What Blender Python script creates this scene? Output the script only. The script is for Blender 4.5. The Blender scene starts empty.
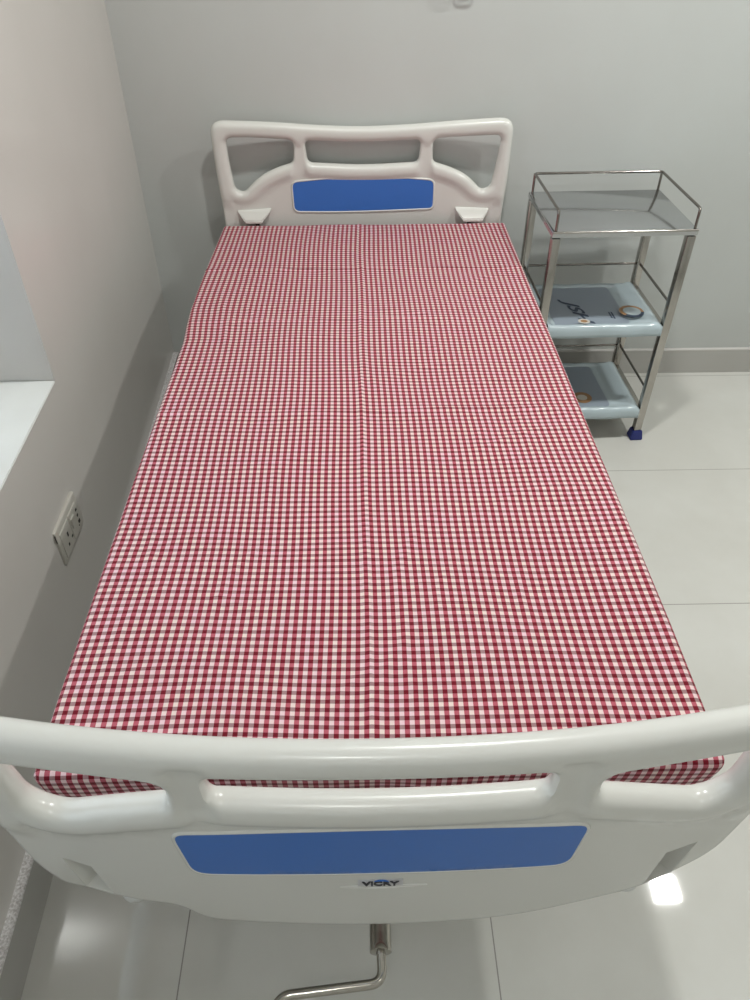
import bpy, bmesh, math, random
import numpy as np
from mathutils import Vector, Matrix, geometry
C = bpy.context.scene
COL = C.collection
random.seed(4)

# ------------------------------------------------------------------ camera
CAM = Vector((-.0233, -.5418, 1.6084))
PITCH, YAW, ROLL, FPX = math.radians(41.047), math.radians(1.3236), math.radians(.0157), 750.67
fw = Vector((math.sin(YAW)*math.cos(PITCH), math.cos(YAW)*math.cos(PITCH), -math.sin(PITCH)))
rt = Vector((math.cos(YAW), -math.sin(YAW), 0)); up = rt.cross(fw)
rt2 = rt*math.cos(ROLL)+up*math.sin(ROLL); up2 = rt2.cross(fw)
cd = bpy.data.cameras.new('camera'); cam = bpy.data.objects.new('camera', cd); COL.objects.link(cam)
cam.matrix_world = Matrix(((rt2.x, up2.x, -fw.x, CAM.x), (rt2.y, up2.y, -fw.y, CAM.y), (rt2.z, up2.z, -fw.z, CAM.z), (0, 0, 0, 1)))
cd.sensor_fit = 'VERTICAL'; cd.sensor_height = 36; cd.lens = 36*FPX/1000; cd.clip_start = .02
C.camera = cam

# ------------------------------------------------------------------ world, view, lamps
w = bpy.data.worlds.new('world'); C.world = w; w.use_nodes = True
w.node_tree.nodes['Background'].inputs[0].default_value = (.75, .82, .9, 1)
w.node_tree.nodes['Background'].inputs[1].default_value = 3.4
C.view_settings.view_transform = 'Standard'; C.view_settings.look = 'None'
C.view_settings.gamma = 1; C.view_settings.use_curve_mapping = False
C.view_settings.exposure = 0.0
LAMPS = [(1.60, 1.12, 28), (.28, 1.02, 26), (1.60, -.95, 6), (-.10, -.95, 6)]  # last two are unseen lamps, added to lift the floor and footboard front
CEIL = 2.7
LEFT0, LEFTK = -.750, .0295        # left wall: x = LEFT0 + LEFTK*(2.075-y)
WY = 2.075
RX, FY = 2.7, -1.9
def lx(y): return LEFT0+LEFTK*(WY-y)

# ------------------------------------------------------------------ helpers
def link(o): COL.objects.link(o); return o
def tag(o, label=None, cat=None, group=None, kind=None):
    if label: o['label'] = label
    if cat: o['category'] = cat
    if group: o['group'] = group
    if kind: o['kind'] = kind
    return o
def empty(name, loc=(0, 0, 0)):
    o = bpy.data.objects.new(name, None); o.location = loc; o.empty_display_size = .05
    return link(o)
def obj(name, bm, m, parent=None, smooth=None):
    me = bpy.data.meshes.new(name)
    if isinstance(bm, bmesh.types.BMesh):
        bmesh.ops.recalc_face_normals(bm, faces=bm.faces)
        bm.to_mesh(me); bm.free()
    else:
        me.from_pydata(bm[0], [], bm[1]); me.update()
    me.materials.append(m)
    if smooth is not None:
        for p in me.polygons: p.use_smooth = True
        if smooth < 180: me.set_sharp_from_angle(angle=math.radians(smooth))
    o = link(bpy.data.objects.new(name, me))
    if parent:
        o.parent = parent
        o.matrix_parent_inverse = Matrix.Identity(4)
        p = parent; off = Vector((0, 0, 0))
        while p: off += p.location; p = p.parent
        o.location = -off          # meshes are written in world coordinates
    return o
def bx(bm, a, b, bev=0, seg=2):
    r = bmesh.ops.create_cube(bm, size=1)
    vs = r['verts']
    for v in vs:
        v.co = Vector(((a[0]+b[0])/2+v.co.x*(b[0]-a[0]), (a[1]+b[1])/2+v.co.y*(b[1]-a[1]), (a[2]+b[2])/2+v.co.z*(b[2]-a[2])))
    if bev:
        es = list({e for v in vs for e in v.link_edges})
        bmesh.ops.bevel(bm, geom=es, offset=bev, segments=seg, profile=.5, affect='EDGES')
    return bm
def box(a, b, bev=0, seg=2): return bx(bmesh.new(), a, b, bev, seg)
def smoothpath(pts, rad, n=6):
    """round the corners of a polyline"""
    P = [Vector(p) for p in pts]; out = [P[0]]
    for i in range(1, len(P)-1):
        a, b, c = P[i-1], P[i], P[i+1]
        r = min(rad, (a-b).length*.45, (c-b).length*.45)
        s = b+(a-b).normalized()*r; e = b+(c-b).normalized()*r
        for k in range(n+1):
            t = k/n; out.append(s*(1-t)**2+b*2*t*(1-t)+e*t*t)
    out.append(P[-1]); return out
def tube(bm, pts, r, n=12, cap=True):
    P = [Vector(p) for p in pts]; R = r if isinstance(r, (list, tuple)) else [r]*len(P)
    up_ = None; rings = []
    for i, p in enumerate(P):
        t = ((P[min(i+1, len(P)-1)]-P[i]).normalized()+(P[i]-P[max(i-1, 0)]).normalized()).normalized()
        if up_ is None:
            up_ = t.orthogonal().normalized()
        else:
            up_ = (up_-t*up_.dot(t)).normalized()
        s = t.cross(up_)
        rings.append([bm.verts.new(p+(up_*math.cos(2*math.pi*k/n)+s*math.sin(2*math.pi*k/n))*R[i]) for k in range(n)])
    for a, b in zip(rings, rings[1:]):
        for k in range(n): bm.faces.new((a[k], a[(k+1) % n], b[(k+1) % n], b[k]))
    if cap: bm.faces.new(rings[0]); bm.faces.new(rings[-1][::-1])
    return bm

# ------------------------------------------------------------------ materials
def mat(name, col, rough=.5, metal=0, spec=.5, coat=0, coat_r=.1):
    m = bpy.data.materials.new(name); m.use_nodes = True
    b = m.node_tree.nodes['Principled BSDF']
    b.inputs['Base Color'].default_value = (*col, 1); b.inputs['Roughness'].default_value = rough
    b.inputs['Metallic'].default_value = metal; b.inputs['Specular IOR Level'].default_value = spec
    b.inputs['Coat Weight'].default_value = coat; b.inputs['Coat Roughness'].default_value = coat_r
    return m
def noisy(m, c1, c2, scale, detail=3, bump=0, bscale=None, rough=None, stretch=None):
    nt = m.node_tree; N = nt.nodes; L = nt.links; b = N['Principled BSDF']
    tc = N.new('ShaderNodeTexCoord'); mp = N.new('ShaderNodeMapping'); L.new(tc.outputs['Object'], mp.inputs[0])
    if stretch: mp.inputs['Scale'].default_value = stretch
    n = N.new('ShaderNodeTexNoise'); n.inputs['Scale'].default_value = scale; n.inputs['Detail'].default_value = detail
    L.new(mp.outputs[0], n.inputs[0])
    r = N.new('ShaderNodeValToRGB'); r.color_ramp.elements[0].position = .35; r.color_ramp.elements[1].position = .65
    r.color_ramp.elements[0].color = (*c1, 1); r.color_ramp.elements[1].color = (*c2, 1)
    L.new(n.outputs[0], r.inputs[0]); L.new(r.outputs[0], b.inputs['Base Color'])
    if rough:
        q = N.new('ShaderNodeMapRange'); q.inputs[3].default_value, q.inputs[4].default_value = rough
        L.new(n.outputs[0], q.inputs[0]); L.new(q.outputs[0], b.inputs['Roughness'])
    if bump:
        n2 = N.new('ShaderNodeTexNoise'); n2.inputs['Scale'].default_value = bscale or scale*4
        L.new(mp.outputs[0], n2.inputs[0])
        bp = N.new('ShaderNodeBump'); bp.inputs['Strength'].default_value = bump; bp.inputs['Distance'].default_value = .01
        L.new(n2.outputs[0], bp.inputs['Height']); L.new(bp.outputs[0], b.inputs['Normal'])
    return m
wallm = noisy(mat('wall_gloss_paint', (.6, .6, .59), .25, spec=.4), (.505, .52, .505), (.54, .56, .545), 1.6, 4, .05, 5)
leftm = noisy(mat('side_wall_paint', (.52, .5, .48), .2, spec=.4), (.57, .55, .52), (.61, .59, .56), 1.3, 4, .05, 5)
ceilm = mat('ceiling_paint', (.86, .86, .85), .8)
plainm = mat('plain_wall_paint', (.76, .77, .75), .5)
plast = mat('ivory_abs_plastic', (.665, .665, .63), .26, spec=.5, coat=.15, coat_r=.12)
blue = mat('blue_panel_plastic', (.036, .155, .52), .42)
skirtm = noisy(mat('skirting_tile', (.45, .44, .42), .25), (.44, .43, .405), (.48, .47, .445), 3)
chipm = noisy(mat('terrazzo_edge', (.8, .8, .8), .6), (.46, .44, .43), (.78, .77, .77), 240, 2, .2, 300)
steel = noisy(mat('stainless_steel', (.62, .61, .59), .2, 1), (.40, .38, .35), (.50, .48, .45), 5, 3, rough=(.12, .24))
steelp = noisy(mat('polished_shelf_steel', (.5, .5, .5), .13, 1), (.50, .51, .52), (.56, .57, .58), 4, 3, rough=(.10, .18))
chrome = mat('chrome', (.42, .40, .36), .16, 1)
rod_m = mat('dark_steel_rod', (.26, .24, .22), .14, 1)
frame_m = mat('bed_frame_enamel', (.62, .63, .62), .4)
film = mat('pale_blue_film', (.46, .55, .59), .22, spec=.6, coat=.3, coat_r=.1)
film_in = mat('grey_blue_film', (.27, .32, .38), .3, spec=.5)
ink = mat('navy_ink', (.03, .05, .09), .5)
brown = mat('brown_ink', (.36, .20, .09), .5)
cream = mat('cream_ink', (.62, .58, .52), .5)
rubber = mat('blue_rubber', (.02, .03, .17), .45)
socketm = mat('socket_plastic', (.47, .455, .41), .35)
darkm = mat('dark_hole', (.015, .013, .012), .6)
marble = noisy(mat('white_marble_sill', (.86, .87, .85), .2), (.68, .69, .67), (.73, .74, .72), 4)
black = mat('black_print', (.02, .02, .03), .5)
matt = mat('mattress_ticking', (.5, .5, .52), .8)

def tile_mat():
    m = mat('vitrified_tile', (.6, .6, .58), .1, spec=.5)
    nt = m.node_tree; N = nt.nodes; L = nt.links; b = N['Principled BSDF']
    tc = N.new('ShaderNodeTexCoord'); sp = N.new('ShaderNodeSeparateXYZ'); L.new(tc.outputs['Object'], sp.inputs[0])
    def math_(op, a, bb=None):
        n = N.new('ShaderNodeMath'); n.operation = op
        for i, v in enumerate((a, bb)):
            if v is None: continue
            if isinstance(v, (int, float)): n.inputs[i].default_value = v
            else: L.new(v, n.inputs[i])
        return n.outputs[0]
    def joint(s, off):
        f = math_('FRACT', math_('DIVIDE', math_('SUBTRACT', s, off), .6))
        return math_('GREATER_THAN', math_('ABSOLUTE', math_('SUBTRACT', f, .5)), .5-.0022)
    j = math_('MAXIMUM', math_('MULTIPLY', joint(sp.outputs[0], TX), math_('LESS_THAN', sp.outputs[0], .5)), joint(sp.outputs[1], TY))
    n = N.new('ShaderNodeTexNoise'); n.inputs['Scale'].default_value = 2.2; n.inputs['Detail'].default_value = 6; n.inputs['Roughness'].default_value = .6
    L.new(tc.outputs['Object'], n.inputs[0])
    r = N.new('ShaderNodeValToRGB'); r.color_ramp.elements[0].position = .35; r.color_ramp.elements[1].position = .68
    r.color_ramp.elements[0].color = (.59, .585, .545, 1); r.color_ramp.elements[1].color = (.65, .65, .615, 1)
    L.new(n.outputs[0], r.inputs[0])
    mx = N.new('ShaderNodeMix'); mx.data_type = 'RGBA'; mx.inputs[7].default_value = (.27, .26, .24, 1)
    L.new(j, mx.inputs[0]); L.new(r.outputs[0], mx.inputs[6]); L.new(mx.outputs[2], b.inputs['Base Color'])
    mr = N.new('ShaderNodeMapRange'); mr.inputs[3].default_value = .035; mr.inputs[4].default_value = .5; L.new(j, mr.inputs[0]); L.new(mr.outputs[0], b.inputs['Roughness'])
    n2 = N.new('ShaderNodeTexNoise'); n2.inputs['Scale'].default_value = 5
    L.new(tc.outputs['Object'], n2.inputs[0])
    bp = N.new('ShaderNodeBump'); bp.inputs['Strength'].default_value = .012; bp.inputs['Distance'].default_value = .02
    L.new(n2.outputs[0], bp.inputs['Height']); L.new(bp.outputs[0], b.inputs['Normal'])
    return m
TX, TY = -.3797, 1.4384
floorm = tile_mat()

def gingham():
    m = mat('red_gingham_cotton', (.8, .5, .5), .85, spec=.2)
    nt = m.node_tree; N = nt.nodes; L = nt.links; b = N['Principled BSDF']
    uv = N.new('ShaderNodeUVMap'); sp = N.new('ShaderNodeSeparateXYZ'); L.new(uv.outputs[0], sp.inputs[0])
    def M(op, *a):
        n = N.new('ShaderNodeMath'); n.operation = op
        for i, v in enumerate(a):
            if isinstance(v, (int, float)): n.inputs[i].default_value = v
            else: L.new(v, n.inputs[i])
        return n.outputs[0]
    P = .0145
    fu = M('LESS_THAN', M('FRACT', M('DIVIDE', sp.outputs[0], P)), .51)
    fv = M('LESS_THAN', M('FRACT', M('DIVIDE', sp.outputs[1], P)), .49)
    def mix(f, a, bb):
        n = N.new('ShaderNodeMix'); n.data_type = 'RGBA'; L.new(f, n.inputs[0])
        for i, v in ((6, a), (7, bb)):
            if isinstance(v, tuple): n.inputs[i].default_value = (*v, 1)
            else: L.new(v, n.inputs[i])
        return n.outputs[2]
    # tone of the yarn wanders a little: white squares go from cream to pink
    ns = N.new('ShaderNodeTexNoise'); ns.inputs['Scale'].default_value = 22; ns.inputs['Detail'].default_value = 2
    L.new(uv.outputs[0], ns.inputs[0])
    rr = N.new('ShaderNodeValToRGB'); rr.color_ramp.elements[0].position = .4; rr.color_ramp.elements[1].position = .62
    rr.color_ramp.elements[0].color = (.76, .62, .58, 1); rr.color_ramp.elements[1].color = (.76, .54, .60, 1)
    L.new(ns.outputs[0], rr.inputs[0])
    white_row = mix(fu, rr.outputs[0], (.45, .105, .14))
    dark_row = mix(fu, (.33, .20, .21), (.15, .004, .013))
    col = mix(fv, white_row, dark_row)
    L.new(col, b.inputs['Base Color'])
    b.inputs['Sheen Weight'].default_value = .1
    return m
ging = gingham()

# ------------------------------------------------------------------ the room
def struct(name, bm, m, smooth=None): return tag(obj(name, bm, m, None, smooth), kind='structure')
struct('floor', box((-1.1, FY-.1, -.06), (RX+.1, WY+.1, 0)), floorm)
struct('ceiling', box((-1.1, FY-.1, CEIL), (RX+.1, WY+.1, CEIL+.08)), ceilm)
struct('wall_back', box((-1.1, WY, 0), (RX+.1, WY+.12, CEIL)), wallm)
struct('wall_right', box((RX, FY, 0), (RX+.1, WY, CEIL)), plainm)
struct('wall_front', box((-1.1, FY-.1, 0), (RX+.1, FY, CEIL)), plainm)
# left wall with the window recess (sill at SZ, far jamb at SY)
SZ, SY, SD, ST, SN = .694, .938, .24, 1.95, -.75
def prism(bm, ys, zs, t=.3):
    (y0, y1), (z0, z1) = ys, zs
    v = [bm.verts.new(p) for p in ((lx(y0), y0, z0), (lx(y1), y1, z0), (lx(y1), y1, z1), (lx(y0), y0, z1),
                                   (lx(y0)-t, y0, z0), (lx(y1)-t, y1, z0), (lx(y1)-t, y1, z1), (lx(y0)-t, y0, z1))]
    for f in ((0, 1, 2, 3), (7, 6, 5, 4), (0, 4, 5, 1), (3, 2, 6, 7), (0, 3, 7, 4), (1, 5, 6, 2)): bm.faces.new([v[i] for i in f])
bm = bmesh.new()
prism(bm, (FY, WY), (0, SZ-.004)); prism(bm, (FY, WY), (ST, CEIL))
prism(bm, (SY, WY), (SZ-.004, ST)); prism(bm, (FY, SN), (SZ-.004, ST))
struct('wall_left', bm, leftm)
# marble sill
bm = bmesh.new(); t = .0008
v = [bm.verts.new(p) for p in ((lx(SN)+t, SN, SZ-.004), (lx(SY)+t, SY, SZ-.004), (lx(SY)+t, SY, SZ), (lx(SN)+t, SN, SZ),
                               (lx(SN)-SD, SN, SZ-.004), (lx(SY)-SD, SY, SZ-.004), (lx(SY)-SD, SY, SZ), (lx(SN)-SD, SN, SZ))]
for f in ((0, 1, 2, 3), (7, 6, 5, 4), (0, 4, 5, 1), (3, 2, 6, 7), (0, 3, 7, 4), (1, 5, 6, 2)): bm.faces.new([v[i] for i in f])
bmesh.ops.bevel(bm, geom=bm.edges[:], offset=.002, segments=2, affect='EDGES')
struct('trim_1', bm, marble)
# window at the back of the recess
wx = lx(SY)-SD+.005
bm = bmesh.new()
x0, x1 = wx-.05, wx-.005
bx(bm, (x0, SN, SZ), (x1, SY, SZ+.05), .003); bx(bm, (x0, SN, ST-.05), (x1, SY, ST), .003)
for y in (SN, (SN+SY)/2-.03, SY-.06): bx(bm, (x0, y, SZ+.05), (x1, y+.06, ST-.05), .003)
win = struct('window_1', bm, mat('window_frame_white', (.75, .75, .74), .4))
glass = mat('window_glass', (.9, .95, .95), .35); glass.node_tree.nodes['Principled BSDF'].inputs['Transmission Weight'].default_value = .9
bm = bmesh.new(); bx(bm, (x0+.02, SN+.05, SZ+.04), (x0+.026, SY-.05, ST-.04))
g = obj('pane', bm, glass, win)

# skirtings
SKH = .105
struct('baseboard_back', box((-.80, WY-.013, 0), (RX, WY+.01, SKH-.004)), skirtm)
struct('trim_2', box((-.80, WY-.014, SKH-.004), (RX, WY+.01, SKH+.001), .001), mat('skirting_top', (.62, .6, .58), .4))
bm = bmesh.new(); prismT = .026
def slab(bm, xo, xi, z0, z1, y0=FY, y1=WY-.013):
    v = [bm.verts.new(p) for p in ((lx(y0)+xo, y0, z0), (lx(y1)+xo, y1, z0), (lx(y1)+xo, y1, z1), (lx(y0)+xo, y0, z1),
                                   (lx(y0)+xi, y0, z0), (lx(y1)+xi, y1, z0), (lx(y1)+xi, y1, z1), (lx(y0)+xi, y0, z1))]
    for f in ((0, 1, 2, 3), (7, 6, 5, 4), (0, 4, 5, 1), (3, 2, 6, 7), (0, 3, 7, 4), (1, 5, 6, 2)): bm.faces.new([v[i] for i in f])
SKL = .122
slab(bm, .0185, -.01, 0, SKL-.004)
struct('baseboard_left', bm, skirtm)
bm = bmesh.new(); slab(bm, .019, -.01, SKL-.004, SKL)
struct('trim_3', bm, chipm)
struct('baseboard_right', box((RX-.013, FY, 0), (RX, WY-.014, SKH)), skirtm)
struct('baseboard_front', box((-.62, FY, 0), (RX-.014, FY+.013, SKH)), skirtm)

# ceiling lamps, then two added fill lamps for the foreground
em = bpy.data.materials.new('lamp_diffuser'); em.use_nodes = True
b = em.node_tree.nodes['Principled BSDF']; b.inputs['Base Color'].default_value = (.9, .9, .9, 1)
LAMP_DESC = ['square ceiling light over the floor to the right of the bed', 'square ceiling light above the middle of the bed',
             'added square fill light brightening the foreground, beyond the foot of the bed, to the right', 'added square fill light brightening the foreground, in front of the footboard']
for (x, y, e), d in zip(LAMPS, LAMP_DESC):
    r = tag(empty('ceiling_or_fill_light', (x, y, CEIL)), d, 'ceiling light', 'square ceiling lights')
    bm = bmesh.new(); h = .08
    for a, c in (((x-h, y-h), (x+h, y-h+.018)), ((x-h, y+h-.018), (x+h, y+h)), ((x-h, y-h+.018), (x-h+.018, y+h-.018)), ((x+h-.018, y-h+.018), (x+h, y+h-.018))):
        bx(bm, (*a, CEIL-.014), (*c, CEIL-.0005), .002)
    obj('frame', bm, plast, r)
    obj('diffuser', box((x-.060, y-.060, CEIL-.006), (x+.060, y+.060, CEIL-.002)), em, r)
    l = bpy.data.lights.new('lamp', 'AREA'); l.shape = 'SQUARE'; l.size = .135; l.energy = e; l.color = (.99, .995, .955)
    lo = link(bpy.data.objects.new('lamp', l)); lo.location = (x, y, CEIL-.009)

# ------------------------------------------------------------------ bed boards
def roundpoly(pts, n=6):
    """pts: (x, z, r) -> rounded polygon"""
    out = []; m = len(pts)
    for i in range(m):
        a, b_, c = (Vector(pts[(i+k) % m][:2]) for k in (-1, 0, 1)); r = pts[i][2]
        if r <= 0: out.append(b_); continue
        r = min(r, (a-b_).length*.48, (c-b_).length*.48)
        s = b_+(a-b_).normalized()*r; e = b_+(c-b_).normalized()*r
        for k in range(n+1):
            t = k/n; out.append(s*(1-t)**2+b_*2*t*(1-t)+e*t*t)
    return out
def resample(poly, step):
    out = []
    for i, p in enumerate(poly):
        q = poly[(i+1) % len(poly)]; n = max(1, int(round((q-p).length/step)))
        for k in range(n): out.append(p.lerp(q, k/n))
    res = []
    for p in out:
        if not res or (p-res[-1]).length > 1e-4: res.append(p)
    if (res[0]-res[-1]).length < 1e-4: res.pop()
    return res
def inside(P, poly):
    x, y = P[:, 0], P[:, 1]; r = np.zeros(len(P), bool); q = np.array([tuple(v) for v in poly])
    for i in range(len(q)):
        x1, y1 = q[i]; x2, y2 = q[i-1]
        if y1 == y2: continue
        c = ((y1 > y) != (y2 > y)) & (x < (x2-x1)*(y-y1)/(y2-y1)+x1); r ^= c
    return r
def dist(P, polys):
    d = np.full(len(P), 9.)
    for poly in polys:
        q = np.array([tuple(v) for v in poly]); a = q; b_ = np.roll(q, -1, 0)
        for s, e in zip(a, b_):
            ab = e-s; t = np.clip(((P-s)@ab)/max(ab@ab, 1e-12), 0, 1)
            d = np.minimum(d, np.hypot(*(P-(s+t[:, None]*ab)).T))
    return d
def sstep(a, b_, x): t = np.clip((x-a)/(b_-a), 0, 1); return t*t*(3-2*t)
HALF, PAN, K = .0195, .0105, .16
def thick(P, d):
    z = P[:, 1]; wz = sstep(.685, .74, z)
    rim = np.where(d < HALF, np.sqrt(np.maximum(HALF**2-(HALF-np.minimum(d, HALF))**2, 0)), HALF-(HALF-PAN)*sstep(.028, .052, d))
    pm = np.exp(-((np.abs(P[:, 0]+.006)-.206)/.022)**6)*sstep(.77, .80, z)*(1-sstep(.875, .905, z))
    rim = rim*(1-pm)+np.minimum(rim, PAN+.002)*pm
    e = .006
    low = np.where(d < e, np.sqrt(np.maximum(e**2-(e-np.minimum(d, e))**2, 0))*PAN/e, PAN)
    return rim*wz+low*(1-wz)
def make_board(outer, slots, yc, s, pocket=None, pocket_deep=None):
    """yc: centre plane; s=+1: front face looks at -y and the ends sweep to +y (footboard); s=-1: the ends sweep to -y"""
    polys = [resample(roundpoly(outer), .006)]+[resample(roundpoly(q), .005) for q in slots]
    V = []; E = []
    def ring(poly):
        k = len(V); V.extend(poly); n = len(poly); E.extend((k+i, k+(i+1) % n) for i in range(n))
    for q in polys: ring(q)
    nb = len(V)
    pk = []; bases = []
    for q in (pocket or []):
        bases.append(len(V)); pk.append([Vector(p) for p in q]); ring(pk[-1])
    for n_, (q, b0) in enumerate(zip(pk, pocket_deep or [])):
        k = len(V); V.append(b0)
        base = bases[n_]; tI = 1 if n_ == 0 else 3
        V.append(b0+Vector((.034*(1 if n_ == 0 else -1), .004)))
        E.append((base, k)); E.append((base+tI, k+1)); E.append((k, k+1))
    # offset rings
    cand = []
    for q in polys:
        for i, p in enumerate(q):
            t = (q[(i+1) % len(q)]-q[i-1]).normalized(); nrm = Vector((-t.y, t.x))
            for o_ in (.0012, .004, .008, .013, .019, .026, .033, .041):
                for sg in (1, -1): cand.append((*(p+nrm*o_*sg), o_))
    xs = np.arange(-.5, .5, .014); zs = np.arange(.48, 1.0, .014)
    cand = np.array(cand+[(x, z, -1) for x in xs for z in zs])
    P = cand[:, :2]; ok = inside(P, polys[0])
    for q in polys[1:]: ok &= ~inside(P, q)
    dd = dist(P, polys)
    ok &= np.where(cand[:, 2] > 0, np.abs(dd-cand[:, 2]) < 1e-4, dd > .045)
    if pk: ok &= dist(P, pk) > .003
    for p in P[ok]: V.append(Vector(p))
    r = geometry.delaunay_2d_cdt(V, E, [], 0, 1e-5, False)
    vv = np.array([tuple(v) for v in r[0]]); tri = [tuple(f) for f in r[2]]
    cen = np.array([vv[list(f)].mean(0) for f in tri])
    ok = inside(cen, polys[0])
    for q in polys[1:]: ok &= ~inside(cen, q)
    inpk = np.zeros(len(tri), bool)
    for q in pk: inpk |= inside(cen, q)
    opn = np.zeros(len(tri), bool)
    for n_, (q, b0) in enumerate(zip(pk, pocket_deep or [])): opn |= inside(cen, [q[0], q[1 if n_ == 0 else 3], b0+Vector((.034*(1 if n_ == 0 else -1), .004)), b0])
    d = dist(vv, polys); d[d < 2e-4] = 0
    h = thick(vv, d)
    verts = []; front = {}; back = {}
    def yof(x): return yc+s*K*x*x
    used = {i for f, o_ in zip(tri, ok) if o_ for i in f}
    for i in used:
        x, z = vv[i]
        if d[i] == 0:
            front[i] = back[i] = len(verts); verts.append((x, yof(x), z))
        else:
            front[i] = len(verts); verts.append((x, yof(x)-h[i], z))
            back[i] = len(verts); verts.append((x, yof(x)+h[i], z))
    faces = []
    for f, o_, pi, op_ in zip(tri, ok, inpk, opn):
        if not o_: continue
        if not pi: faces.append([front[i] for i in f])
        faces.append([back[i] for i in f][::-1])
    bm = bmesh.new(); bv = [bm.verts.new(v) for v in verts]
    for f in faces:
        try: bm.faces.new([bv[i] for i in f])
        except ValueError: pass
    return bm
def sheet_on(poly, yc, s, off, th, step=.012):
    """thin slab that follows the board's face"""
    q = resample(poly, .006); V = list(q); n = len(q); E = [(i, (i+1) % n) for i in range(n)]
    xs = np.arange(-.5, .5, step); zs = np.arange(.4, 1.0, step)
    P = np.array([(x, z) for x in xs for z in zs]); ok = inside(P, q) & (dist(P, [q]) > .004)
    V += [Vector(p) for p in P[ok]]
    r = geometry.delaunay_2d_cdt(V, E, [], 1, 1e-6, False)
    bm = bmesh.new(); f_ = lambda v: yc+s*K*v[0]*v[0]-PAN-off
    bv = [bm.verts.new((v[0], f_(v), v[1])) for v in r[0]]
    for f in r[2]: bm.faces.new([bv[i] for i in f])
    e = bmesh.ops.extrude_face_region(bm, geom=bm.faces[:])
    for v in e['geom']:
        if isinstance(v, bmesh.types.BMVert): v.co.y -= th
    return bm
def rim_on(poly, yc, s, r):
    q = resample(poly, .01); q.append(q[0]); bm = bmesh.new()
    tube(bm, [(p.x, yc+s*K*p.x*p.x-PAN, p.y) for p in q], r, 8); return bm
def bed_text(txt, size, x, y, z, parent, m, ext=.0006, rot=None, name='lettering', off=0, shear=0, sx=1):
    cu = bpy.data.curves.new(name, 'FONT'); cu.body = txt; cu.size = size; cu.extrude = ext; cu.align_x = 'CENTER'; cu.align_y = 'CENTER'; cu.offset = off; cu.shear = shear
    t = bpy.data.objects.new(name, cu); COL.objects.link(t)
    bpy.context.view_layer.update()
    me = bpy.data.meshes.new_from_object(t.evaluated_get(bpy.context.evaluated_depsgraph_get()))
    bpy.data.objects.remove(t)
    R = rot or Matrix.Rotation(math.pi/2, 4, 'X')
    me.transform(Matrix.Translation((x, y, z)) @ R @ Matrix.Diagonal((sx, 1, 1, 1)))
    me.materials.clear(); me.materials.append(m)
    o = link(bpy.data.objects.new(name, me)); o.parent = parent
    p = parent; o_ = Vector((0, 0, 0))
    while p: o_ += p.location; p = p.parent
    o.location = -o_
    return o

bed = tag(empty('hospital_bed', (0, 1, 0)), 'hospital bed with cream moulded plastic head and foot boards and a steel hand crank', 'bed')
YH, YF = 2.036, -.129
# headboard
h_out = [(-.478, .50, .01), (-.470, .66, .05), (-.479, .80, .1), (-.482, .968, .045), (-.30, .957, .1), (-.15, .943, .1), (-.005, .937, .1), (.14, .943, .1), (.29, .957, .1), (.472, .972, .045), (.472, .80, .1), (.462, .66, .05), (.468, .50, .01)]
h_slots = [
    [(-.437, .916, .022), (-.36, .914, .05), (-.224, .902, .024), (-.230, .833, .016), (-.290, .818, .05), (-.345, .792, .05), (-.398, .745, .030), (-.424, .757, .015), (-.433, .83, .05)],
    [(-.190, .900, .018), (-.005, .890, .1), (.182, .900, .018), (.177, .831, .018), (-.005, .820, .1), (-.183, .832, .018)],
    [(.222, .904, .024), (.35, .914, .05), (.438, .920, .022), (.428, .83, .05), (.417, .760, .015), (.388, .748, .030), (.337, .795, .05), (.28, .818, .05), (.224, .833, .016)]]
hb = obj('headboard', make_board(h_out, h_slots, YH, -1), plast, bed, 50)
pan_h = [Vector(p) for p in roundpoly([(-.240, .775, .02), (-.12, .784, .1), (-.005, .787, .1), (.11, .786, .1), (.232, .778, .02), (.233, .684, .018), (.11, .677, .1), (-.005, .673, .1), (-.12, .673, .1), (-.238, .677, .022)])]
p_ = obj('blue_panel', sheet_on(pan_h, YH, -1, 0, .002), blue, hb, 30); tag(p_, 'blue inset panel of the headboard')
obj('panel_rim', rim_on(pan_h, YH, -1, .0035), plast, hb, 60)
for sgn, xs in ((-1, (-.428, -.311, -.400, -.342)), (1, (.303, .420, .331, .397))):
    bm = bmesh.new(); a, b_, c, d_ = xs; yb_ = lambda x: YH-K*x*x-PAN+.004
    ya = min(yb_(a), yb_(b_))
    P = [(a, yb_(a), .693), (b_, yb_(b_), .693), (b_-.004, ya-.012, .687), (a+.004, ya-.010, .685), (c, ya-.030, .664), (d_, ya-.030, .664), (c, ya-.030, .654), (d_, ya-.030, .654), (c, yb_(c), .654), (d_, yb_(d_), .654)]
    v = [bm.verts.new(p) for p in P]
    for f in ((0, 1, 2, 3), (3, 2, 5, 4), (4, 5, 7, 6), (6, 7, 9, 8), (0, 3, 4, 6, 8), (1, 9, 7, 5, 2), (0, 8, 9, 1)): bm.faces.new([v[i] for i in f])
    bmesh.ops.bevel(bm, geom=bm.edges[:], offset=.0025, segments=2, affect='EDGES')
    obj('ledge', bm, plast, hb, 40)
    bm = bmesh.new(); xm = (c+d_)/2-.01*sgn
    tube(bm, [(xm, ya-.015, .656), (xm, ya-.015, .61)], .007); obj('ledge_pin', bm, darkm, hb, 40)
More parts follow.
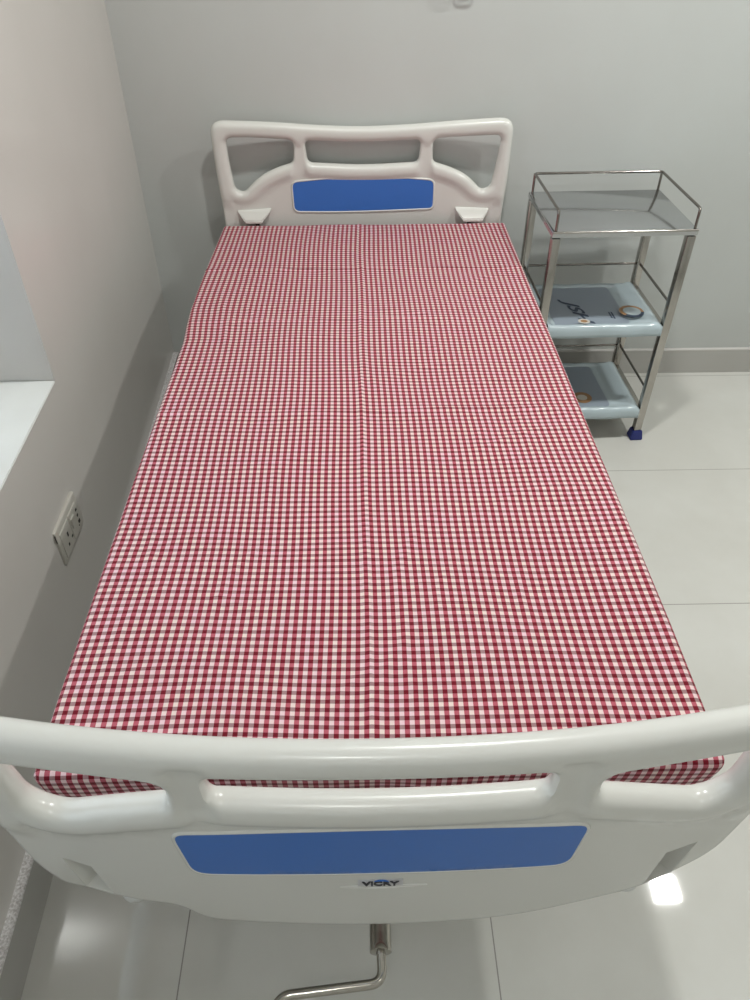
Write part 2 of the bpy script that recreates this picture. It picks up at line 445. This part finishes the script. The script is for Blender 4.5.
# footboard
f_out = [(-.250, .474, .03), (-.014, .464, .1), (.18, .470, .08), (.29, .503, .05), (.33, .515, .02), (.359, .528, .02), (.391, .558, .03), (.436, .606, .06), (.456, .705, .1), (.466, .80, .1), (.468, .932, .055),
         (.29, .918, .1), (.14, .913, .1), (-.005, .912, .1), (-.15, .913, .1), (-.30, .918, .1), (-.478, .932, .055), (-.476, .80, .1), (-.466, .69, .1), (-.455, .604, .06), (-.432, .556, .03), (-.401, .550, .02), (-.367, .533, .02), (-.330, .522, .015), (-.283, .519, .03)]
f_slots = [
    [(-.426, .872, .02), (-.33, .864, .05), (-.243, .854, .022), (-.245, .800, .014), (-.31, .782, .05), (-.385, .756, .035), (-.414, .775, .03)],
    [(-.199, .868, .022), (-.005, .870, .1), (.182, .868, .022), (.180, .812, .016), (-.005, .808, .1), (-.197, .812, .016)],
    [(.238, .854, .022), (.32, .864, .05), (.414, .872, .02), (.404, .775, .03), (.378, .756, .035), (.30, .782, .05), (.240, .800, .014)]]
pkL = [(-.411, .642), (-.377, .623), (-.366, .541), (-.400, .557)]
pkR = [(.400, .648), (.388, .562), (.355, .535), (.363, .628)]
pins = [Vector((-.379, .556)), Vector((.365, .552))]
fb = obj('footboard', make_board(f_out, f_slots, YF, 1, [pkL, pkR], pins), plast, bed, 50)
pan_f = [Vector(p) for p in roundpoly([(-.254, .737, .02), (-.12, .754, .1), (-.008, .760, .1), (.11, .756, .1), (.242, .741, .02), (.232, .634, .024), (.11, .640, .1), (-.008, .642, .1), (-.12, .638, .1), (-.243, .630, .024)])]
p_ = obj('blue_panel', sheet_on(pan_f, YF, 1, 0, .002), blue, fb, 30); tag(p_, 'blue inset panel of the footboard')
obj('panel_rim', rim_on(pan_f, YF, 1, .0030), plast, fb, 60)
npl = [Vector(p) for p in roundpoly([(-.060, .598, .003), (-.03, .601, .02), (.018, .602, .02), (.054, .601, .003), (.02, .595, .03), (-.03, .594, .03)])]
obj('name_plate_rim', rim_on(npl, YF, 1, .0014), plast, fb, 60)
lab = obj('name_label', sheet_on([Vector(p) for p in ((-.036, .598), (.022, .599), (.022, .620), (-.036, .619))], YF, 1, 0, .0008), mat('label_grey', (.5, .5, .52), .4), fb)
bed_text('VICRY', .0165, -.007, YF-PAN-.0012, .6085, lab, black, off=.0005, sx=1.0)
bm = bmesh.new()
tube(bm, [(-.006+.010*math.cos(a), YF-PAN-.0016, .613+.0065*math.sin(a)) for a in np.linspace(.3, 2.6, 12)], [.0003+.0009*math.sin(t) for t in np.linspace(.1, 3.0, 12)], 6)
obj('swoosh', bm, blue, lab)
for n_, (q, b0) in enumerate(zip((pkL, pkR), pins)):
    yf = lambda x, d_=0: YF+K*x*x-PAN+d_
    q = [q[0], q[1], q[2], q[3]] if n_ == 0 else [q[0], q[3], q[2], q[1]]      # outer top, inner top, inner bottom, outer bottom
    sg = 1 if n_ == 0 else -1
    F4 = [(x, yf(x), z) for x, z in q]
    B = (b0[0], yf(b0[0], .034), b0[1]); G = (b0[0]+.022*sg, yf(b0[0], .030), b0[1]); T = (q[0][0]+.004*sg, yf(q[0][0], .014), q[0][1]-.004); T2 = (q[1][0]+.02*sg, yf(q[1][0], .026), q[1][1]-.008)
    V = F4+[B, G, T, T2]
    F = [(0, 3, 4), (0, 4, 6), (3, 2, 4), (2, 5, 4), (0, 6, 7, 1), (1, 7, 5, 2), (6, 4, 5, 7)]
    obj('hand_recess', (V, F), plast, fb)
# small feet under the lower corners of the footboard
for x in (-.345, .337):
    bm = bmesh.new(); r = bmesh.ops.create_uvsphere(bm, u_segments=16, v_segments=8, radius=1)
    for v in bm.verts: v.co = Vector((x+v.co.x*.017, YF+K*x*x+.002+v.co.y*.012, .516+v.co.z*.015))
    obj('corner_stop', bm, frame_m, fb, 180)

# mattress platform, frame and legs
bm = bmesh.new()
for x in (-.43, .43): bx(bm, (x-.02, -.06, .485), (x+.02, 1.98, .525), .004)
for y in (-.02, .95, 1.93): bx(bm, (-.41, y-.02, .487), (.41, y+.02, .523), .003)
obj('side_frame', bm, frame_m, bed)
bm = bmesh.new(); bx(bm, (-.455, .01, .5255), (.455, 1.945, .545), .004)
obj('mattress_deck', bm, frame_m, bed)
for x in (-.38, .38):
    for y in (.40, 1.80):
        bm = bmesh.new(); bx(bm, (x-.02, y-.02, .02), (x+.02, y+.02, .5), .003); lg = obj('leg', bm, frame_m, bed)
        bm = bmesh.new(); tube(bm, [(x, y, 0), (x, y, .008), (x, y, .022), (x, y, .045)], [.030, .031, .028, .026], 16); obj('rubber_foot', bm, mat('black_rubber', (.03, .03, .03), .7) if 'black_rubber' not in bpy.data.materials else bpy.data.materials['black_rubber'], lg)
for x in (-.30, .28):
    bm = bmesh.new(); bx(bm, (x-.018, YF+.012, .526), (x+.018, -.04, .534)); bx(bm, (x-.018, YF+.012, .534), (x+.018, YF+.020, .62)); obj('board_bracket', bm, frame_m, bed)
    bm = bmesh.new(); bx(bm, (x-.018, 1.946, .526), (x+.018, YH-.012, .534)); bx(bm, (x-.018, YH-.020, .534), (x+.018, YH-.012, .60)); obj('board_bracket', bm, frame_m, bed)
# crank
ck = empty('crank', (-.006, -.1, .42)); ck.parent = bed; ck.location = Vector((-.006, -.1, .42))-bed.location
bm = bmesh.new(); tube(bm, [(-.006, .6, .42), (-.006, -.06, .42)], .010, 12); tube(bm, [(-.006, -.02, .42), (-.006, -.150, .42), (-.006, -.1505, .42), (-.006, -.1585, .42), (-.006, -.159, .42)], [.0155, .0155, .0158, .0158, .0140], 24)
bx(bm, (-.035, .58, .405), (.025, .60, .50))
obj('crank_sleeve', bm, chrome, ck, 40)
bm = bmesh.new()
tube(bm, smoothpath([(-.006, -.155, .42), (-.004, -.197, .42), (-.150, -.210, .42), (-.157, -.30, .42)], .020, 8), .0068, 14)
obj('crank_rod', bm, chrome, ck, 60)
bm = bmesh.new(); tube(bm, [(-.1555, -.262, .42), (-.1557, -.265, .42), (-.159, -.345, .42), (-.1592, -.349, .42)], [.009, .012, .013, .009], 18)
obj('crank_grip', bm, darkm, ck, 40)

# ------------------------------------------------------------------ mattress and gingham sheet
MX, MY0, MY1, MZ = .475, -.008, 1.978, .650
mt = obj('mattress', box((-MX+.014, MY0+.014, .5455), (MX-.014, MY1-.014, MZ-.012), .022, 4), matt, None, 60)
tag(mt, 'hospital bed mattress lying under the red gingham sheet', 'mattress')
def make_sheet():
    R = .012; DROP = .090; step = .0062
    ax = MX-R; cy = (MY0+MY1)/2; ay = (MY1-MY0)/2-R
    us = np.arange(-(ax+R*1.5708+DROP), ax+R*1.5708+DROP+step/2, step)
    vs_ = np.arange(-(ay+R*1.5708+DROP), ay+R*1.5708+DROP+step/2, step)
    U, V_ = np.meshgrid(us, vs_, indexing='ij')
    uc = np.clip(U, -ax, ax); vc = np.clip(V_, -ay, ay)
    eu, ev = U-uc, V_-vc; L = np.hypot(eu, ev); Ls = np.where(L == 0, 1, L)
    # corners: keep the drop the same all round
    Lc = np.maximum(np.abs(eu), np.abs(ev)); L2 = Lc
    du, dv = eu/Ls, ev/Ls
    a = np.minimum(L2/R, math.pi/2); down = np.maximum(L2-R*math.pi/2, 0)
    rad = R*np.sin(a)
    X = uc+du*rad; Y = cy+vc+dv*rad; Z = MZ-R*(1-np.cos(a))-down
    # the sheet pulls in under the edge a little
    pull = .010*sstep(0, DROP, down); X -= du*pull; Y -= dv*pull
    # side bulges
    edge = sstep(.30, .475, np.abs(X))
    bl = np.interp(Y, [0, .12, .64, 1.20, 1.28, 1.37, 1.60, 1.97], [.008, .010, .009, .004, .010, .014, .011, .000])
    br = np.interp(Y, [0, .25, .55, .90, 1.13, 1.41, 1.62, 1.98], [.006, .008, .006, .004, .003, .002, .001, .000])
    X += edge*np.where(X < 0, -bl, br)
    # folds left from ironing, and small wrinkles
    top = (L2 < R).astype(float)
    def crease(t, w_, h_): return h_*np.exp(-np.abs(t)/w_)
    wob = .004*np.sin(Y*5.3)+.003*np.sin(Y*13)
    Z += top*crease(X+.018-wob*.6, .0050, .0032)
    for y0, h_, xe in ((.864, .0034, .5), (1.62, .0034, .5), (1.30, .0022, .5), (.40, .0014, .5)):
        Z += top*crease(Y-y0-.004*np.sin(X*6), .0045, h_)
    rng = np.random.RandomState(3)
    for _ in range(70):
        cx_, cyy = rng.uniform(-.45, .45), rng.uniform(0.03, 1.93); th = rng.uniform(-.5, .5)+(0 if rng.rand() < .65 else math.pi/2)
        ln = rng.uniform(.05, .16); wd = rng.uniform(.005, .010); hh = rng.uniform(.0006, .0019)
        a_ = (X-cx_)*math.cos(th)+(Y-cyy)*math.sin(th); b_ = -(X-cx_)*math.sin(th)+(Y-cyy)*math.cos(th)+.25*a_*a_/ln
        Z += top*hh*np.exp(-(a_/ln)**2-(b_/wd)**2)
    Z += top*(.0018*np.sin(X*9+2*np.sin(Y*2.1))*np.sin(Y*6.3+X*3)+.0008*np.sin(X*23+Y*5)*np.sin(Y*17))
    # hanging cloth ripples
    rip = sstep(0, DROP, down)*.0035*(np.sin((U+V_)*38)+.6*np.sin((U-V_)*23+1))
    X += du*rip; Y += dv*rip
    nu, nv = U.shape
    verts = np.stack([X, Y, Z], -1).reshape(-1, 3)
    I = np.arange(nu*nv).reshape(nu, nv)
    F = np.stack([I[:-1, :-1], I[1:, :-1], I[1:, 1:], I[:-1, 1:]], -1).reshape(-1, 4)
    me = bpy.data.meshes.new('bed_sheet'); me.from_pydata(verts.tolist(), [], F.tolist()); me.update()
    # printed/woven check follows the cloth; slight skew of the weave
    uvu = U+.006*np.sin(V_*2.2)+.0015*np.sin(V_*11+U*7); uvv = V_+.006*np.sin(U*4.0)+.0018*np.sin(U*13+V_*5)
    uvu = uvu+np.where(U > -.018, .004, 0)*0
    uvl = me.uv_layers.new(name='UVMap'); lv = np.zeros(len(me.loops), int); me.loops.foreach_get('vertex_index', lv)
    uvs = np.stack([uvu.ravel()[lv], uvv.ravel()[lv]], -1).ravel(); uvl.data.foreach_set('uv', uvs)
    me.materials.append(ging)
    for p in me.polygons: p.use_smooth = True
    o = link(bpy.data.objects.new('bed_sheet', me))
    sm = o.modifiers.new('thick', 'SOLIDIFY'); sm.thickness = .0012; sm.offset = -1
    return o
tag(make_sheet(), 'red and white gingham fitted sheet covering the mattress of the hospital bed', 'bed sheet')

# ------------------------------------------------------------------ steel trolley
X0, X1, Y0, Y1, TZ = .541, .972, 1.613, 1.955, .760
LW = .026
tr = tag(empty('bedside_trolley', ((X0+X1)/2, (Y0+Y1)/2, 0)), 'three-tier stainless steel bedside trolley with blue feet, right of the bed head', 'trolley')
TROT = math.radians(1.6); tr.rotation_euler.z = TROT
for x in (X0, X1-LW):
    for y in (Y0, Y1-LW):
        bm = bmesh.new(); bx(bm, (x, y, .012), (x+LW, y+LW, TZ-.020), .0025); lg = obj('leg', bm, steel, tr, 40)
        bm = bmesh.new(); r = bmesh.ops.create_cube(bm, size=1)
        for v in bm.verts:
            k = LW/2+(.010 if v.co.z < 0 else .004); v.co = Vector((x+LW/2+math.copysign(k, v.co.x), y+LW/2+math.copysign(k, v.co.y), .0 if v.co.z < 0 else .036))
        bmesh.ops.bevel(bm, geom=bm.edges[:], offset=.003, segments=2, affect='EDGES')
        obj('rubber_foot', bm, rubber, lg, 40)
def pan(name, z, edge, m, inset=0, lip=.0):
    bm = bmesh.new(); a, b_ = X0+inset, X1-inset; c, d_ = Y0+inset, Y1-inset
    bx(bm, (a, c, z-.004), (b_, d_, z), .0015)
    bx(bm, (a, c, z-edge), (b_, c+.003, z-.004)); bx(bm, (a, d_-.003, z-edge), (b_, d_, z-.004))
    bx(bm, (a, c+.003, z-edge), (a+.003, d_-.003, z-.004)); bx(bm, (b_-.003, c+.003, z-edge), (b_, d_-.003, z-.004))
    o = obj(name, bm, m, tr, 30); return o
t_ = pan('top_shelf', TZ, .016, steelp, -.001)
bm = bmesh.new(); tube(bm, [(X0, Y0-.001, TZ-.001), (X1, Y0-.001, TZ-.001)], .0035, 10); obj('shelf_edge', bm, steel, t_, 60)
bm = bmesh.new(); zr = TZ+.060; e = .009
tube(bm, smoothpath([(X0+e, Y0+.006, TZ-.002), (X0+e, Y0+.006, zr), (X0+e, Y1-e, zr), (X1-e, Y1-e, zr), (X1-e, Y0+.006, zr), (X1-e, Y0+.006, TZ-.002)], .010, 5), .0042, 10)
for x in (X0+e, X1-e): tube(bm, [(x, Y1-e, TZ-.002), (x, Y1-e, zr)], .0042, 10)
obj('guard_rail', bm, rod_m, tr, 60)
for z, nm in ((.437, 'middle_shelf'), (.118, 'bottom_shelf')):
    pan(nm, z, .022, steel, .004)
    bm = bmesh.new(); zz = z+.078; q = LW*.5
    tube(bm, [(X0+q, Y0+LW, zz), (X0+q, Y1-LW, zz)], .0042, 10); tube(bm, [(X1-q, Y0+LW, zz), (X1-q, Y1-LW, zz)], .0042, 10)
    tube(bm, [(X0+LW, Y1-q, zz), (X1-LW, Y1-q, zz)], .0042, 10)
    obj('shelf_rail', bm, rod_m, tr, 60)

# printed plastic liners lying in the two lower shelves
def liner(z, which):
    r = tag(empty('shelf_liner', ((X0+X1)/2, (Y0+Y1)/2, z)),
            'pale blue printed plastic liner lying on the middle shelf of the steel trolley' if which else 'pale blue printed plastic liner lying on the bottom shelf of the steel trolley', 'shelf liner', 'plastic liners on the trolley shelves')
    r.rotation_euler.z = TROT
    a, b_, c, d_ = X0+LW+.003, X1-LW-.003, Y0-.006, Y1-LW-.003
    fa, fb_, fc, fd = a+.035, b_-.085, c+.040, d_-.012
    rng = np.random.RandomState(5+which); n = 36
    def gx(x, y):
        # height of the film: flat floor, sides rising to a soft rim
        ex = max(fa-x, x-fb_, 0); ey = max(fc-y, y-fd, 0)
        tx = min(1, ex/(.035 if x < fa else .085)); ty = min(1, ey/(.040 if y < fc else .012))
        t = max(tx, ty); s_ = t*t*(3-2*t)
        return z+.003+.020*s_-(.012*max(0, (t-.8)/.2) if ty >= tx or x > fb_ else 0)
    xs = np.linspace(a, b_, n); ys = np.linspace(c+.001, d_, n)
    V = []; F = []
    wr = [(rng.uniform(.5, 1), rng.uniform(20, 60), rng.uniform(20, 60), rng.uniform(0, 6)) for _ in range(4)]
    for x in xs:
        for y in ys:
            k = sum(w_*math.sin(p*x+q*y+ph) for w_, p, q, ph in wr)*.0006
            out = not (fa < x < fb_ and fc < y < fd)
            V.append((x, y, gx(x, y)+abs(k)*(2.2 if out else .4)))
    for i in range(n-1):
        for j in range(n-1): F.append((i*n+j, (i+1)*n+j, (i+1)*n+j+1, i*n+j+1))
    # front flap hanging over the shelf edge
    k0 = len(V)
    for m_ in range(1, 4):
        for x in xs: V.append((x, c-.0015*math.sin(x*40)-.001, z+.010-.010*m_))
    row = [i*n for i in range(n)]
    for m_ in range(3):
        nxt = [k0+m_*n+i for i in range(n)]
        for i in range(n-1): F.append((row[i], nxt[i], nxt[i+1], row[i+1]))
        row = nxt
    o = obj('film', (V, F), film, r, 180)
    sm = o.modifiers.new('thick', 'SOLIDIFY'); sm.thickness = .001; sm.offset = 1
    # grey-blue printed field on the flat part
    q = resample(roundpoly([(fa+.002, fc-.004, .012), (fb_-.006, fc-.004, .02), (fb_-.010, fd-.002, .015), (fa+.002, fd-.002, .012)]), .02)
    bm = bmesh.new(); bm.faces.new([bm.verts.new((p.x, p.y, z+.0062)) for p in q])
    e_ = bmesh.ops.extrude_face_region(bm, geom=bm.faces[:])
    for v in e_['geom']:
        if isinstance(v, bmesh.types.BMVert): v.co.z -= .0008
    obj('printed_field', bm, film_in, r)
    def ringm(cx_, cy_, ro, ri, m, nm, zz, tilt=0, a0=0, a1=6.2832, sy=1.):
        bm = bmesh.new(); N_ = 40; lo = []; hi = []
        for i in range(N_+1):
            t = a0+(a1-a0)*i/N_
            for lst, rr in ((lo, ri), (hi, ro)):
                dx, dy = rr*math.cos(t), rr*math.sin(t)*sy
                lst.append(bm.verts.new((cx_+dx, cy_+dy*math.cos(tilt), zz+dy*math.sin(tilt))))
        for i in range(N_): bm.faces.new((lo[i], lo[i+1], hi[i+1], hi[i]))
        e_ = bmesh.ops.extrude_face_region(bm, geom=bm.faces[:])
        for v in e_['geom']:
            if isinstance(v, bmesh.types.BMVert): v.co.z += .0006
        return obj(nm, bm, m, r)
    if which:
        cx_, cy_ = .870, 1.705
        ringm(cx_, cy_, .040, .028, brown, 'printed_ring', z+.0185, .0, -.2, 3.9)
        ringm(cx_, cy_, .040, .030, ink, 'printed_ring', z+.0185, .0, 3.9, 6.08)
        ringm(cx_+.002, cy_, .028, .0005, film, 'printed_disc', z+.0186, .0)
        ringm(.692, 1.633, .019, .011, cream, 'printed_badge', z+.0245, -.1)
        ringm(.692, 1.633, .011, .0005, brown, 'printed_badge', z+.0246, -.1)
        R = Matrix.Rotation(math.radians(-80), 4, 'Z')
        bed_text('JSH', .056, .698, 1.742, z+.0072, r, ink, ext=.0003, rot=R, name='lettering', off=.0010, shear=.5, sx=1.75)
        bm = bmesh.new(); bx(bm, (.808, 1.680, z+.0066), (.813, 1.725, z+.0074)); bx(bm, (.800, 1.684, z+.0066), (.804, 1.725, z+.0074)); obj('fine_print', bm, ink, r)
    else:
        ringm(.765, 1.700, .034, .018, brown, 'printed_ring', z+.0078)
        ringm(.765, 1.700, .018, .0005, cream, 'printed_disc', z+.0076)
liner(.437, 1); liner(.118, 0)

# ------------------------------------------------------------------ socket on the left wall
ys0, ys1, zs0, zs1 = .676, .824, .362, .462
sk = tag(empty('wall_socket', (lx(.747), .747, .405)), 'cream double power socket plate low on the left wall beside the bed', 'socket')
bm = bmesh.new(); bx(bm, (lx(.747)-.004, ys0, zs0), (lx(.747)+.008, ys1, zs1), .004, 3)
obj('face_plate', bm, socketm, sk, 40)
fx = lx(.747)+.008
def hole(y, z, wy, wz, m=darkm, dx=.0008, nm='socket_hole'):
    bm = bmesh.new(); bx(bm, (fx-.002, y-wy/2, z-wz/2), (fx+dx, y+wy/2, z+wz/2), .0004); obj(nm, bm, m, sk)
bm = bmesh.new(); bx(bm, (fx-.002, .690, .372), (fx+.0022, .748, .444), .0015); bx(bm, (fx-.002, .752, .372), (fx+.0022, .806, .444), .0015); obj('module', bm, socketm, sk)
for (y, z, a, b_) in ((.798, .425, .008, .006), (.797, .409, .007, .006), (.797, .391, .010, .009), (.724, .416, .006, .012), (.742, .394, .008, .005), (.716, .392, .006, .007), (.790, .383, .004, .003)):
    hole(y, z, a, b_, dx=.003)
bm = bmesh.new(); bx(bm, (fx, .757, .402), (fx+.005, .778, .430), .0015); obj('rocker_switch', bm, socketm, sk)
hole(.6735, .445, .004, .022, dx=-.001, nm='side_slot')

# ------------------------------------------------------------------ chrome bracket on the back wall
br = tag(empty('wall_bracket', (.30, WY, 1.29)), 'small chrome wire holder fixed high on the back wall above the bed head', 'bracket')
br_shift = Vector((-.006, 0, .045))
bm = bmesh.new(); bx(bm, (.268, WY-.006, 1.30), (.330, WY+.001, 1.39), .002); obj('back_plate', bm, chrome, br, 40)
bm = bmesh.new()
yy = WY-.045
tube(bm, smoothpath([(.272, WY-.004, 1.375), (.270, yy, 1.365), (.276, yy, 1.268), (.324, yy, 1.268), (.331, yy, 1.365), (.328, WY-.004, 1.375)], .014, 6), .0035, 10)
tube(bm, smoothpath([(.284, WY-.004, 1.31), (.284, yy+.004, 1.278), (.317, yy+.004, 1.278), (.317, WY-.004, 1.31)], .008, 5), .0025, 8)
obj('wire_loop', bm, rod_m, br, 60)
br.location += br_shift
